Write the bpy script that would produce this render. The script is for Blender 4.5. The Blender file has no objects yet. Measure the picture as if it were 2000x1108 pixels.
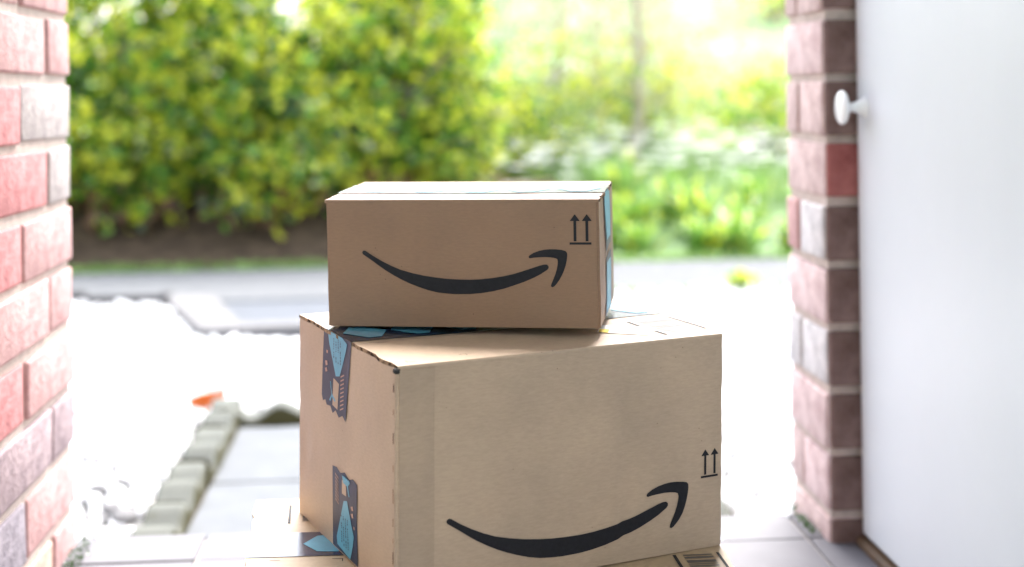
import bpy, bmesh, math, random
from mathutils import Vector, Matrix, Euler, noise
R = math.radians
scene = bpy.context.scene
col = scene.collection

# ------------------------------------------------------------------ camera
cd = bpy.data.cameras.new('camera'); cam = bpy.data.objects.new('camera', cd); col.objects.link(cam)
cd.sensor_width = 36; cd.lens = 51.3; cd.shift_y = -0.192; cd.clip_start = .05; cd.clip_end = 900
cam.matrix_world = Matrix.Translation((0, 0, .55)) @ Matrix.Rotation(R(-4), 4, 'Z') @ Matrix.Rotation(R(90), 4, 'X') @ Matrix.Rotation(R(-.8), 4, 'Z')
cd.dof.use_dof = True; cd.dof.focus_distance = 1.23; cd.dof.aperture_fstop = 3.3; cd.dof.aperture_blades = 9
scene.camera = cam

# ------------------------------------------------------------------ sky, sun, exposure
SUN_EL, SUN_AZ = R(59), R(17)
w = bpy.data.worlds.new('World'); scene.world = w; w.use_nodes = True
nt = w.node_tree; bg = nt.nodes['Background']
sky = nt.nodes.new('ShaderNodeTexSky'); sky.sky_type = 'NISHITA'; sky.sun_disc = False
sky.sun_elevation = SUN_EL; sky.sun_rotation = SUN_AZ; sky.dust_density = 4; sky.air_density = 1.0; sky.ozone_density = .6
hs = nt.nodes.new('ShaderNodeHueSaturation'); hs.inputs['Saturation'].default_value = .55
nt.links.new(sky.outputs[0], hs.inputs['Color']); nt.links.new(hs.outputs[0], bg.inputs[0]); bg.inputs[1].default_value = .15
sl = bpy.data.lights.new('sun', 'SUN'); sl.energy = 1.5; sl.angle = R(35); sl.color = (1, .975, .94)
sun = bpy.data.objects.new('sun', sl); col.objects.link(sun)
sv = Vector((math.sin(SUN_AZ) * math.cos(SUN_EL), math.cos(SUN_AZ) * math.cos(SUN_EL), math.sin(SUN_EL)))
sun.rotation_euler = sv.to_track_quat('Z', 'Y').to_euler()
vs = scene.view_settings
scene.display_settings.display_device = 'sRGB'
vs.view_transform = 'Standard'; vs.look = 'None'; vs.gamma = 1; vs.use_curve_mapping = False; vs.exposure = 2.68
scene.render.engine = 'CYCLES'
scene.cycles.max_bounces = 14; scene.cycles.diffuse_bounces = 8; scene.cycles.transparent_max_bounces = 8

# ------------------------------------------------------------------ helpers
def link(o, parent=None):
    col.objects.link(o)
    if parent: o.parent = parent
    return o
def mesh(name, verts, faces, mats, smooth=False, mi=None):
    m = bpy.data.meshes.new(name); m.from_pydata([tuple(v) for v in verts], [], faces)
    for a in (mats if isinstance(mats, (list, tuple)) else [mats]): m.materials.append(a)
    if mi: m.polygons.foreach_set('material_index', mi)
    if smooth: m.polygons.foreach_set('use_smooth', [True] * len(m.polygons))
    m.update(); return m
def obj(name, verts, faces, mats, parent=None, smooth=False, mi=None):
    return link(bpy.data.objects.new(name, mesh(name, verts, faces, mats, smooth, mi)), parent)
def from_bm(name, bm, mats, parent=None, smooth=False):
    m = bpy.data.meshes.new(name); bm.normal_update(); bm.to_mesh(m); bm.free()
    for a in (mats if isinstance(mats, (list, tuple)) else [mats]): m.materials.append(a)
    if smooth: m.polygons.foreach_set('use_smooth', [True] * len(m.polygons))
    return link(bpy.data.objects.new(name, m), parent)
def empty(name, loc=(0, 0, 0), rot=(0, 0, 0)):
    o = bpy.data.objects.new(name, None); o.empty_display_size = .05; col.objects.link(o)
    o.location = loc; o.rotation_euler = rot; return o
def tag(o, label=None, cat=None, group=None, kind=None):
    if label: o['label'] = label
    if cat: o['category'] = cat
    if group: o['group'] = group
    if kind: o['kind'] = kind
    return o
def boxbm(x0, x1, y0, y1, z0, z1, bev=0, seg=1):
    bm = bmesh.new()
    v = [bm.verts.new((x, y, z)) for z in (z0, z1) for y in (y0, y1) for x in (x0, x1)]
    for f in ((0, 2, 3, 1), (4, 5, 7, 6), (0, 1, 5, 4), (2, 6, 7, 3), (0, 4, 6, 2), (1, 3, 7, 5)): bm.faces.new([v[i] for i in f])
    if bev: bmesh.ops.bevel(bm, geom=bm.edges[:], offset=bev, segments=seg, affect='EDGES', profile=.6)
    return bm

# ------------------------------------------------------------------ materials
def mat(name, base, rough=.8, spec=.3):
    m = bpy.data.materials.new(name); m.use_nodes = True
    b = m.node_tree.nodes['Principled BSDF']
    b.inputs['Base Color'].default_value = (*base, 1); b.inputs['Roughness'].default_value = rough
    b.inputs['Specular IOR Level'].default_value = spec
    return m
def nd(m, t, **kw):
    n = m.node_tree.nodes.new(t)
    for k, v in kw.items():
        if k in n.inputs: n.inputs[k].default_value = v
        else: setattr(n, k, v)
    return n
def lk(m, a, b): m.node_tree.links.new(a, b)
def ramp(m, fac, stops):
    n = nd(m, 'ShaderNodeValToRGB'); e = n.color_ramp.elements
    while len(e) < len(stops): e.new(.5)
    for i, (p, c) in enumerate(stops): e[i].position = p; e[i].color = (*c, 1)
    lk(m, fac, n.inputs[0]); return n
def coords(m, scale=(1, 1, 1), kind='Object'):
    tc = nd(m, 'ShaderNodeTexCoord'); mp = nd(m, 'ShaderNodeMapping'); mp.inputs['Scale'].default_value = scale
    lk(m, tc.outputs[kind], mp.inputs[0]); return mp.outputs[0]
def tone(c, k): return tuple(min(1, x * k) for x in c)
def noisy(name, base, rough=.85, scale=20, amp=.25, bump=.3, bscale=60, spec=.3, c2=None, stretch=(1, 1, 1), dist=.002):
    """one colour mottled by two octaves of noise, with fine relief"""
    m = mat(name, base, rough, spec); b = m.node_tree.nodes['Principled BSDF']
    v = coords(m, stretch)
    n = nd(m, 'ShaderNodeTexNoise', Scale=scale, Detail=6.0, Roughness=.65); lk(m, v, n.inputs['Vector'])
    r = ramp(m, n.outputs['Fac'], [(.28, tone(base, 1 - amp)), (.72, tone(c2 or base, 1 + amp * .8))])
    lk(m, r.outputs[0], b.inputs['Base Color'])
    if bump:
        n2 = nd(m, 'ShaderNodeTexNoise', Scale=bscale, Detail=5.0, Roughness=.7); lk(m, v, n2.inputs['Vector'])
        bp = nd(m, 'ShaderNodeBump', Strength=bump, Distance=dist); lk(m, n2.outputs['Fac'], bp.inputs['Height']); lk(m, bp.outputs[0], b.inputs['Normal'])
    return m
def cardboard(name, base):
    m = mat(name, base, .5, .5); b = m.node_tree.nodes['Principled BSDF']
    v = coords(m); vs_ = coords(m, (170, 170, 700))
    f = nd(m, 'ShaderNodeTexNoise', Scale=1.0, Detail=3.0, Roughness=.6); lk(m, vs_, f.inputs['Vector'])        # horizontal fibres
    l = nd(m, 'ShaderNodeTexNoise', Scale=14.0, Detail=4.0); lk(m, v, l.inputs['Vector'])                        # broad mottling
    s = nd(m, 'ShaderNodeTexVoronoi', Scale=120.0); lk(m, v, s.inputs['Vector'])                                 # dark specks in the kraft
    a = ramp(m, f.outputs['Fac'], [(.3, tone(base, .93)), (.7, tone(base, 1.06))])
    g = ramp(m, l.outputs['Fac'], [(.3, (.9, .9, .9)), (.7, (1.06, 1.05, 1.03))])
    mx = nd(m, 'ShaderNodeMix', data_type='RGBA', blend_type='MULTIPLY'); mx.inputs[0].default_value = 1
    lk(m, a.outputs[0], mx.inputs[6]); lk(m, g.outputs[0], mx.inputs[7])
    sr = ramp(m, s.outputs['Distance'], [(.045, (.5, .45, .42)), (.075, (1, 1, 1))])
    mk = nd(m, 'ShaderNodeTexNoise', Scale=23.0); lk(m, v, mk.inputs['Vector'])
    mr = ramp(m, mk.outputs['Fac'], [(.58, (0, 0, 0)), (.64, (1, 1, 1))])
    m2 = nd(m, 'ShaderNodeMix', data_type='RGBA', blend_type='MULTIPLY')
    lk(m, mr.outputs[0], m2.inputs[0]); lk(m, mx.outputs[2], m2.inputs[6]); lk(m, sr.outputs[0], m2.inputs[7])
    lk(m, m2.outputs[2], b.inputs['Base Color'])
    bp = nd(m, 'ShaderNodeBump', Strength=.12, Distance=.0005); lk(m, f.outputs['Fac'], bp.inputs['Height']); lk(m, bp.outputs[0], b.inputs['Normal'])
    return m
def flute_edge(name):
    m = mat(name, (.2, .13, .08), .9, .1); b = m.node_tree.nodes['Principled BSDF']
    wv = nd(m, 'ShaderNodeTexNoise', Scale=160.0, Detail=1.0); lk(m, coords(m), wv.inputs['Vector'])
    r = ramp(m, wv.outputs['Fac'], [(.4, (.05, .03, .02)), (.6, (.34, .23, .15))]); lk(m, r.outputs[0], b.inputs['Base Color'])
    return m
def leafmat(name, c1, c2, rough=.35, trans=.35, spec=.5):
    m = mat(name, c1, rough, spec); t = m.node_tree; b = t.nodes['Principled BSDF']; out = t.nodes['Material Output']
    n = nd(m, 'ShaderNodeTexNoise', Scale=9.0, Detail=2.0); lk(m, coords(m), n.inputs['Vector'])
    r = ramp(m, n.outputs['Fac'], [(.35, c1), (.65, c2)]); lk(m, r.outputs[0], b.inputs['Base Color'])
    tr = nd(m, 'ShaderNodeBsdfTranslucent'); lk(m, r.outputs[0], tr.inputs[0])
    mx = nd(m, 'ShaderNodeMixShader'); mx.inputs[0].default_value = trans
    lk(m, b.outputs[0], mx.inputs[1]); lk(m, tr.outputs[0], mx.inputs[2]); lk(m, mx.outputs[0], out.inputs[0])
    return m

M = {}
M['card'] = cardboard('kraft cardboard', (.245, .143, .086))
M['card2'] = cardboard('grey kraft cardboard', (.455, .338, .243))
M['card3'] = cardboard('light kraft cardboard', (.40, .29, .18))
M['flute'] = flute_edge('corrugated edge')
M['ink'] = noisy('black ink', (.012, .012, .016), .7, 300, .3, 0)
M['inkgrey'] = noisy('thin black ink', (.05, .045, .045), .3, 300, .3, 0, 60, .9)
M['navy'] = noisy('navy tape', (.012, .028, .065), .16, 80, .3, .08, 300, .9)
M['navyside'] = noisy('navy tape matt', (.012, .028, .065), .42, 80, .3, .08, 300, .3)
M['cyanside'] = noisy('light blue tape print matt', (.10, .34, .48), .42, 60, .12, .05, 300, .3)
M['cyan'] = noisy('light blue tape print', (.10, .34, .48), .16, 60, .12, .05, 300, .9)
M['peach'] = noisy('tan tape print', (.42, .26, .2), .45, 60, .12, 0)
M['sticker'] = noisy('white paper sticker', (.82, .8, .76), .6, 50, .05, 0)
M['yellow'] = noisy('yellow print', (.75, .55, .04), .6, 50, .1, 0)
M['mortar'] = noisy('buff mortar', (.54, .455, .41), .95, 60, .2, .8, 220, .1)
def brickmat(name, c, c2): return noisy(name, c, .88, 34, .22, .9, 75, .2, c2, dist=.004)
BR = {'red': brickmat('red brick', (.45, .16, .165), (.54, .26, .26)), 'pink': brickmat('pink brick', (.48, .26, .26), (.56, .37, .36)),
      'pale': brickmat('pale pink brick', (.50, .35, .34), (.60, .48, .46)), 'grey': brickmat('grey brick', (.36, .31, .31), (.46, .41, .40)),
      'mauve': brickmat('mauve brick', (.28, .21, .24), (.42, .33, .34)), 'dark': brickmat('dark grey brick', (.17, .15, .18), (.28, .25, .28)),
      'buff': brickmat('buff pink brick', (.44, .27, .22), (.5, .36, .3)), 'rough': brickmat('rough brown brick', (.30, .19, .17), (.45, .33, .30)), 'chalk': brickmat('chalky pink brick', (.54, .37, .37), (.64, .52, .51)), 'chalkgrey': brickmat('chalky grey brick', (.50, .48, .49), (.6, .57, .57)), 'shaded': brickmat('brown shaded brick', (.14, .085, .075), (.20, .135, .125)), 'shadedred': brickmat('dark red shaded brick', (.30, .09, .085), (.34, .13, .12))}  # last two: brick with shade mixed into the colour
M['white'] = noisy('white gloss paint', (.615, .65, .69), .38, 6, .025, .06, 25, .45)
M['plaster'] = noisy('white plaster', (.74, .73, .71), .85, 8, .04, .15, 60)
M['knob'] = mat('white enamel', (.82, .83, .84), .12, .5)
M['thresh'] = noisy('brown wood strip', (.085, .05, .025), .6, 30, .3, .3, 80)
M['tile'] = noisy('pale quarry tile', (.11, .108, .122), .6, 25, .1, .15, 90, .2)
M['grout'] = noisy('grey grout', (.33, .31, .3), .9, 80, .15, .3, 200)
M['slab'] = noisy('concrete slab', (.115, .122, .13), .95, 12, .13, .4, 160, .08)
M['asphalt'] = noisy('worn grey tarmac', (.118, .122, .128), .95, 30, .15, .5, 260, .08)
M['kerb'] = noisy('pale concrete kerb', (.145, .143, .145), .95, 18, .15, .4, 130, .08)
M['step'] = noisy('blue grey slab', (.075, .083, .098), .9, 14, .15, .4, 130)
M['stone'] = noisy('white marble chips', (.80, .80, .80), .7, 16, .10, .3, 120, .3)
M['bed'] = noisy('pale grit', (.10, .10, .10), .95, 60, .2, .6, 160)
M['soil'] = noisy('dark leaf litter', (.05, .036, .026), .95, 18, .5, .8, 60, .1, (.10, .07, .045))
M['dark'] = noisy('dark shadow gap', (.03, .028, .03), .8, 30, .4, .4, 90)  # near black, stands in for the shade in narrow gaps
M['orange'] = leafmat('orange dead leaf', (.62, .16, .01), (.45, .11, .02), .5, .3)
M['twig'] = noisy('pale tan bark', (.44, .36, .29), .9, 12, .3, .6, 40, .15, (.5, .43, .36), (1, 1, .3), .01)
M['bark'] = noisy('grey brown bark', (.13, .095, .07), .9, 12, .35, .9, 40, .15, (.2, .16, .13), (1, 1, .3), .01)
# concrete edging with moss on it
m = noisy('mossy concrete', (.10, .105, .093), .92, 18, .15, .4, 120); M['edging'] = m
b = m.node_tree.nodes['Principled BSDF']; src = b.inputs['Base Color'].links[0].from_socket
geo = nd(m, 'ShaderNodeNewGeometry'); sp = nd(m, 'ShaderNodeSeparateXYZ'); lk(m, geo.outputs['Normal'], sp.inputs[0])
nn = nd(m, 'ShaderNodeTexNoise', Scale=26.0, Detail=4.0); lk(m, coords(m), nn.inputs['Vector'])
mm = nd(m, 'ShaderNodeMath', operation='SUBTRACT'); lk(m, nn.outputs['Fac'], mm.inputs[0]); lk(m, sp.outputs['Z'], mm.inputs[1])
mr = nd(m, 'ShaderNodeMapRange'); mr.inputs[1].default_value = -.25; mr.inputs[2].default_value = .25; lk(m, mm.outputs[0], mr.inputs[0])
mx = nd(m, 'ShaderNodeMix', data_type='RGBA'); lk(m, mr.outputs[0], mx.inputs[0]); lk(m, src, mx.inputs[6]); mx.inputs[7].default_value = (.055, .05, .018, 1)
lk(m, mx.outputs[2], b.inputs['Base Color'])
# lawn
M['lawn'] = noisy('lawn', (.12, .21, .07), .9, 1.6, .3, .9, 40, .15, (.25, .35, .19), (1, 1, 1), .03)

# ------------------------------------------------------------------ the setting: ground, gravel, pavement
def smooth(t): t = max(0, min(1, t)); return t * t * (3 - 2 * t)
def ground_z(x, y):
    bank = max(0, y - 6.15)
    k = smooth((x + .2) / 1.4)
    z = -.176 + k * (.13 * min(bank, 2.2) + .20 * max(0, min(bank - 2.2, 28)))
    z += (1 - k) * .02 * min(bank, 2) + smooth((y - 60) / 200) * 3 * (1 - k)
    return z + .03 * noise.noise((x * .7, y * .7, 0)) * smooth((y - 6.6) / 2)
xs = [-400, -150, -60, -25, -12, -7] + [-5 + .4 * i for i in range(41)] + [13, 18, 28, 60, 150, 400]
ys = [-60, -12, -4, 0, 1.7, 3, 4.8, 5.9] + [6.15 + .35 * i for i in range(40)] + [21, 25, 30, 38, 55, 90, 160, 280, 420]
vv = [(x, y, ground_z(x, y)) for y in ys for x in xs]; nx = len(xs)
ff = [(j * nx + i, j * nx + i + 1, (j + 1) * nx + i + 1, (j + 1) * nx + i) for j in range(len(ys) - 1) for i in range(nx - 1)]
tag(obj('ground', vv, ff, M['lawn'], smooth=True), kind='structure')
def sheet(name, x0, x1, y0, y1, z, m): return tag(obj(name, [(x0, y0, z), (x1, y0, z), (x1, y1, z), (x0, y1, z)], [(0, 1, 2, 3)], m), kind='structure')
sheet('gravel_bed', -4, 4, 1.86, 4.93, -.171, M['bed'])
fp = from_bm('footpath', boxbm(-9, 9, 4.94, 5.76, -.3, -.150, .008), M['asphalt']); tag(fp, kind='structure')
tag(from_bm('dark_edge', boxbm(.49, 3, 4.905, 4.938, -.2, -.146, .006), M['soil']), kind='structure')  # dark strip between gravel and footpath on the right
# dark soil under the hedge
def soil_z(x, y): return -.172 + .24 * smooth((y - 5.85) / .8) + .03 * noise.noise((x * 3, y * 3, 2))
sx = [-3.6 + .12 * i for i in range(37)]; sy = [5.765 + .115 * i for i in range(16)]
vv = [(x, y, soil_z(x, y) if y > 5.8 else -.168) for y in sy for x in sx]
ff = [(j * 37 + i, j * 37 + i + 1, (j + 1) * 37 + i + 1, (j + 1) * 37 + i) for j in range(15) for i in range(36)]
tag(obj('soil_bed', vv, ff, M['soil'], smooth=True), kind='structure')

rnd = random.Random(4)
ico = bmesh.new(); bmesh.ops.create_icosphere(ico, subdivisions=1, radius=1)
IV = [v.co.copy() for v in ico.verts]; IF = [tuple(v.index for v in f.verts) for f in ico.faces]; ico.free()
def stones(spots, name, m, label, cat):
    V, Fc = [], []
    for (x, y, z, s) in spots:
        q = Euler((rnd.uniform(0, 6), rnd.uniform(0, 6), rnd.uniform(0, 6))).to_matrix()
        sc = Vector((s * rnd.uniform(.8, 1.25), s * rnd.uniform(.7, 1.1), s * rnd.uniform(.5, .85)))
        n0 = len(V)
        for v in IV:
            p = Vector((v.x * sc.x, v.y * sc.y, v.z * sc.z)) * rnd.uniform(.86, 1.12); V.append(q @ p + Vector((x, y, z)))
        Fc += [tuple(i + n0 for i in f) for f in IF]
    return tag(obj(name, V, Fc, m), label, cat, kind='stuff')
sp_ = []
y = 1.90
while y < 4.90:
    step = .0285 + .006 * (y - 1.9) / 3
    x = -1.75
    while x < 2.0:
        px, py = x + rnd.uniform(-.012, .012), y + rnd.uniform(-.012, .012)
        inpath = -.455 < px < .515 and py < 3.22
        instep = 4.16 < py and -.60 - (py - 4.2) * .32 < px < .5
        if not inpath and not instep and -.34 * py - .5 < px < .34 * py + .7:
            s = rnd.uniform(.010, .021)
            sp_.append((px, py, -.171 + s * .35 + rnd.uniform(0, .014) + .012 * noise.noise((px * 3, py * 3, 0)), s))
        x += step
    y += step
for i in range(120):   # chips heaped along the pavement edge
    px = rnd.uniform(-1.5, 2); py = rnd.uniform(4.72, 4.9)
    if px > .55: sp_.append((px, py, -.145 + rnd.uniform(0, .012), rnd.uniform(.008, .016)))
stones(sp_, 'gravel', M['stone'], 'loose white stone chippings spread over the front garden', 'gravel')
# a few darker chips and scraps between the white ones near the door
for (x, y, s, a, lab) in ((-.655, 3.05, .016, .4, 'small dark pebble in the white chippings, farthest from the doorstep'), (-.598, 2.80, .020, 1.2, 'brownish pebble in the white chippings just right of the left pier'), (-.555, 2.61, .016, 2, 'tiny grey pebble in the white chippings near the left pier'), (-.511, 2.486, .020, .7, 'flat dark pebble beside the mossy edging, left of the slabs'), (-.475, 2.433, .024, .2, 'largest grey pebble touching the near end of the mossy edging')):
    bmq = bmesh.new(); bmesh.ops.create_icosphere(bmq, subdivisions=2, radius=s)
    for v in bmq.verts: v.co.z *= .5; v.co *= 1 + .25 * noise.noise(v.co * 60 + Vector((a, 0, 0)))
    o = from_bm('dark_pebble', bmq, M['kerb'], smooth=True); o.location = (x, y, -.146); o.rotation_euler = (0, 0, a)
    tag(o, lab, 'pebble', 'dark pebbles in the gravel')

# ------------------------------------------------------------------ porch floor: tiles
pf = from_bm('porch_floor', boxbm(-1.2, 1.2, -.9, 1.822, -.3, -.004), M['grout']); tag(pf, kind='structure')
xe = [-.258 + .2435 * i for i in range(-2, 6)]; ye = [1.836 - .1, 1.836 - .35, 1.836 - .6, 1.836 - .85]
tm = {}
for j in range(4):
    y1 = 1.836 if j == 0 else ye[j - 1] - .004; y0 = ye[j]
    for i in range(7):
        x0, x1 = xe[i] + .002, xe[i + 1] - .002
        key = (j == 0)
        if key not in tm:
            o = from_bm('floor_tile', boxbm(-.11975, .11975, -(y1 - y0) / 2, (y1 - y0) / 2, -.012, 0, .002, 2), M['tile'], pf); tm[key] = o.data
        else: o = link(bpy.data.objects.new('floor_tile', tm[key]), pf)
        o.location = ((x0 + x1) / 2, (y0 + y1) / 2, rnd.uniform(-.0008, .0006)); o.rotation_euler = (rnd.uniform(-.003, .003), rnd.uniform(-.003, .003), 0)
from_bm('step_riser', boxbm(-.62, .62, 1.8225, 1.830, -.175, -.013), M['kerb'], pf)

# ------------------------------------------------------------------ hall round the camera (walls, ceiling)
tag(from_bm('wall_left', boxbm(-.60, -.44, -.9, 1.27, -.1, 2.35), M['plaster']), kind='structure')
tag(from_bm('wall_right', boxbm(.572, .75, -.9, 1.70, -.1, 2.35), M['plaster']), kind='structure')
tag(from_bm('ceiling', boxbm(-.75, .80, -.9, 1.95, 2.352, 2.5), M['plaster']), kind='structure')
tag(from_bm('wall_over_doorway', boxbm(-.75, .80, 1.70, 1.90, 2.05, 2.351), M['plaster']), kind='structure')

# ------------------------------------------------------------------ brick piers
def brick_mesh(lx, ly, lz, seed):
    bm = boxbm(-lx / 2, lx / 2, -ly / 2, ly / 2, -lz / 2, lz / 2, .0032, 2)
    for v in bm.verts: v.co += Vector((noise.noise(v.co * 70 + Vector((seed, 0, 0))), noise.noise(v.co * 70 + Vector((0, seed, 0))), noise.noise(v.co * 70 + Vector((0, 0, seed))))) * .0016
    me = bpy.data.meshes.new('brick'); bm.normal_update(); bm.to_mesh(me); bm.free()
    me.polygons.foreach_set('use_smooth', [True] * len(me.polygons)); return me
def brick(parent, x0, x1, y0, y1, z0, z1, m, seed):
    me = brick_mesh(x1 - x0, y1 - y0, z1 - z0, seed); me.materials.append(m)
    o = link(bpy.data.objects.new('brick', me), parent)
    o.location = ((x0 + x1) / 2 + rnd.uniform(-.0012, .0012), (y0 + y1) / 2 + rnd.uniform(-.0015, .0015), (z0 + z1) / 2 + rnd.uniform(-.001, .001))
    o.rotation_euler = (rnd.uniform(-.008, .008), rnd.uniform(-.006, .006), rnd.uniform(-.008, .008))
J = .0055   # half joint
rest = ['pink', 'red', 'pale', 'grey', 'buff', 'mauve']
# left pier: reveal face at x = -.4135, outer corner y = 1.812; bed joints every .074 from z = .639 down
lp = empty('brick_pier', (-.5, 1.6, 0)); tag(lp, 'pink and grey brick pier at the left side of the doorway', 'brick pier', 'brick piers of the doorway')
lp.matrix_world.translation = (0, 0, 0); lp.location = (0, 0, 0)
XL, YL = -.4135, 1.812
from_bm('mortar_core', boxbm(XL - .24, XL - .0045, 1.272, YL - .0045, -.1, .86), M['mortar'], lp)
from_bm('upper_pier', boxbm(XL - .24, XL, 1.272, YL, .861, 2.35), BR['pink'], lp)
# (corner brick, next brick) from the top course down
LC = {0: ('pink', 'pink'), 1: ('pink', 'pink'), 2: ('grey', 'red'), 3: ('grey', 'red'), 4: ('pink', 'red'), 5: ('pink', 'pink'), 6: ('pink', 'red'), 7: ('mauve', 'mauve'), 8: ('pink', 'dark'), 9: ('pink', 'buff')}
for k in range(-2, 11):
    zt = .713 - .074 * k - J; zb = .713 - .074 * (k + 1) + J
    c0, c1 = LC.get(k, (rnd.choice(rest), rnd.choice(rest)))
    if k % 2 == 0:      # stretcher at the corner
        brick(lp, XL - .102, XL, YL - .215, YL, zb, zt, BR[c0], k); brick(lp, XL - .102, XL, YL - .44, YL - .226, zb, zt, BR[c1], k + 40)
        brick(lp, XL - .24, XL - .113, YL - .215, YL, zb, zt, BR[rnd.choice(rest)], k + 70)
    else:               # header at the corner
        brick(lp, XL - .215, XL, YL - .104, YL, zb, zt, BR[c0], k); brick(lp, XL - .102, XL, YL - .33, YL - .115, zb, zt, BR[c1], k + 40)
        brick(lp, XL - .102, XL, YL - .535, YL - .341, zb, zt, BR[rnd.choice(rest)], k + 70)
# right pier: reveal at x = .4916 from y = 1.713 to 1.884
rp = empty('brick_pier', (0, 0, 0)); tag(rp, 'pink brick pier between the garden and the white door on the right', 'brick pier', 'brick piers of the doorway')
XR, Y0, Y1 = .4916, 1.713, 1.884
from_bm('mortar_core', boxbm(XR + .0045, XR + .24, Y0 + .0045, Y1 - .0045, -.1, .86), M['mortar'], rp)
from_bm('upper_pier', boxbm(XR, XR + .24, Y0, Y1, .861, 2.05), BR['pink'], rp)
RC = {0: ('pale', 'pale'), 1: ('chalk', None), 2: ('pale', 'pale'), 3: ('pale', None), 4: ('pink', 'chalkgrey'), 5: ('chalk', None), 6: ('chalkgrey', 'chalkgrey'), 7: ('chalk', None), 8: ('pale', 'chalk'), 9: ('pale', None)}
FRC = ['shaded', 'shaded', 'shaded', 'shadedred', 'shaded', 'shaded', 'shaded', 'shaded', 'shaded', 'shaded']  # hall-side face: its shade is painted as darker brick colours
for k in range(-2, 10):
    zt = .706 - .0748 * k - J; zb = .706 - .0748 * (k + 1) + J
    c0, c1 = RC.get(k, ('pink', 'pink'))
    if k % 2:
        brick(rp, XR, XR + .042, Y0 + .003, Y1, zb, zt, BR[c0], k + 10)
    else:
        brick(rp, XR, XR + .102, Y1 - .054, Y1, zb, zt, BR[c0], k + 10); brick(rp, XR, XR + .042, Y0 + .003, Y1 - .065, zb, zt, BR[c1 or 'pink'], k + 30)
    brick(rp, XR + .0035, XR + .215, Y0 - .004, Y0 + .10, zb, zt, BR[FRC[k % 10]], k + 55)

# ------------------------------------------------------------------ white cupboard door with knob
dr = empty('cupboard_door', (.53, 1.33, 0)); tag(dr, 'plain white painted door with round white knob beside the right brick pier', 'door')
def rel(o, p=None): o.location -= dr.location; return o
bmd = boxbm(.530, .565, .945, 1.7035, .014, 1.98, .002, 2); o = from_bm('door_leaf', bmd, M['white'], dr); rel(o)
prof = [(0, .0125), (.0015, .0125), (.004, .0105), (.009, .0075), (.014, .0058), (.0185, .0052), (.0205, .0075), (.0225, .0135), (.0245, .0185), (.027, .0202), (.0295, .0196), (.0318, .0165), (.0333, .010), (.0338, 0.0005)]
V, Fc = [], []
for (a, r) in prof:
    for s in range(32): t = s / 32 * 2 * math.pi; V.append((-a, r * math.cos(t), r * math.sin(t)))
for i in range(len(prof) - 1):
    for s in range(32): Fc.append((i * 32 + s, i * 32 + (s + 1) % 32, (i + 1) * 32 + (s + 1) % 32, (i + 1) * 32 + s))
o = obj('knob', V, Fc, M['knob'], dr, True); o.location = (.5302 - .53, 1.672 - 1.33, .5205)
ts = from_bm('threshold_strip', boxbm(.522, .569, .94, 1.704, -.002, .0105, .003), M['thresh']); tag(ts, 'narrow brown wooden strip along the foot of the white door', 'threshold')

# ------------------------------------------------------------------ slab path with scalloped edging
pth = empty('slab_path', (.03, 2.5, -.17)); tag(pth, 'pale concrete slab path leading from the doorstep across the gravel', 'path')
sm_ = None
for j in range(3):
    for i in range(2):
        if sm_ is None: o = from_bm('paving_slab', boxbm(-.198, .198, -.2155, .2155, -.04, 0, .004, 2), M['slab'], pth); sm_ = o.data
        else: o = link(bpy.data.objects.new('paving_slab', sm_), pth)
        o.location = (-.173 + .405 * i - .03, 3.132 - .2195 - .449 * j - 2.5, .008 + rnd.uniform(-.002, .002)); o.rotation_euler = (rnd.uniform(-.004, .004), rnd.uniform(-.004, .004), 0)
from_bm('path_bed', boxbm(-.375 - .03, .435 - .03, 1.835 - 2.5, 3.14 - 2.5, -.07, .0015), M['soil'], pth)
def edging_block(parent, length, waves, phase, thick=.064):
    n = 12 * waves; V, Fc = [], []
    for i in range(n + 1):
        x = -length / 2 + length * i / n; z = .038 + .014 * math.cos(2 * math.pi * (x + length / 2) / (length / waves) + phase) + .005 * noise.noise((x * 25, phase * 3.1, thick * 9))
        for (y, zz) in ((-thick / 2, -.06), (-thick / 2, z - .006), (-thick / 2 + .007, z), (thick / 2 - .007, z), (thick / 2, z - .006), (thick / 2, -.06)): V.append((x, y, zz))
    for i in range(n):
        for k in range(6): Fc.append((i * 6 + k, (i + 1) * 6 + k, (i + 1) * 6 + (k + 1) % 6, i * 6 + (k + 1) % 6))
    Fc += [tuple(range(6)), tuple(n * 6 + k for k in reversed(range(6)))]
    return obj('edging_block', V, Fc, M['edging'], parent)
e1 = empty('garden_edging', (-.405, 2.5, -.17)); tag(e1, 'mossy scalloped concrete edging running along the left of the slab path', 'edging', 'scalloped path edging')
for j in range(5):
    o = edging_block(e1, .255, 2, .3 * j); o.location = (rnd.uniform(-.003, .003), 3.07 - .26 * j - 2.5, rnd.uniform(-.004, .004)); o.rotation_euler = (0, 0, R(90) + rnd.uniform(-.015, .015))
e2 = empty('garden_edging', (.03, 3.172, -.17)); tag(e2, 'mossy scalloped concrete edging across the far end of the slab path', 'edging', 'scalloped path edging')
for j in range(4):
    o = edging_block(e2, .255, 2, -1.2); o.location = (-.338 + .26 * j - .0, rnd.uniform(-.003, .003), rnd.uniform(-.002, .002))
e3 = empty('garden_edging', (.468, 2.5, -.17)); tag(e3, 'mossy scalloped concrete edging on the right of the slab path, mostly hidden', 'edging', 'scalloped path edging')
for j in range(5):
    o = edging_block(e3, .255, 2, .5 * j); o.location = (0, 3.02 - .26 * j - 2.5, 0); o.rotation_euler = (0, 0, R(90))

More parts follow.
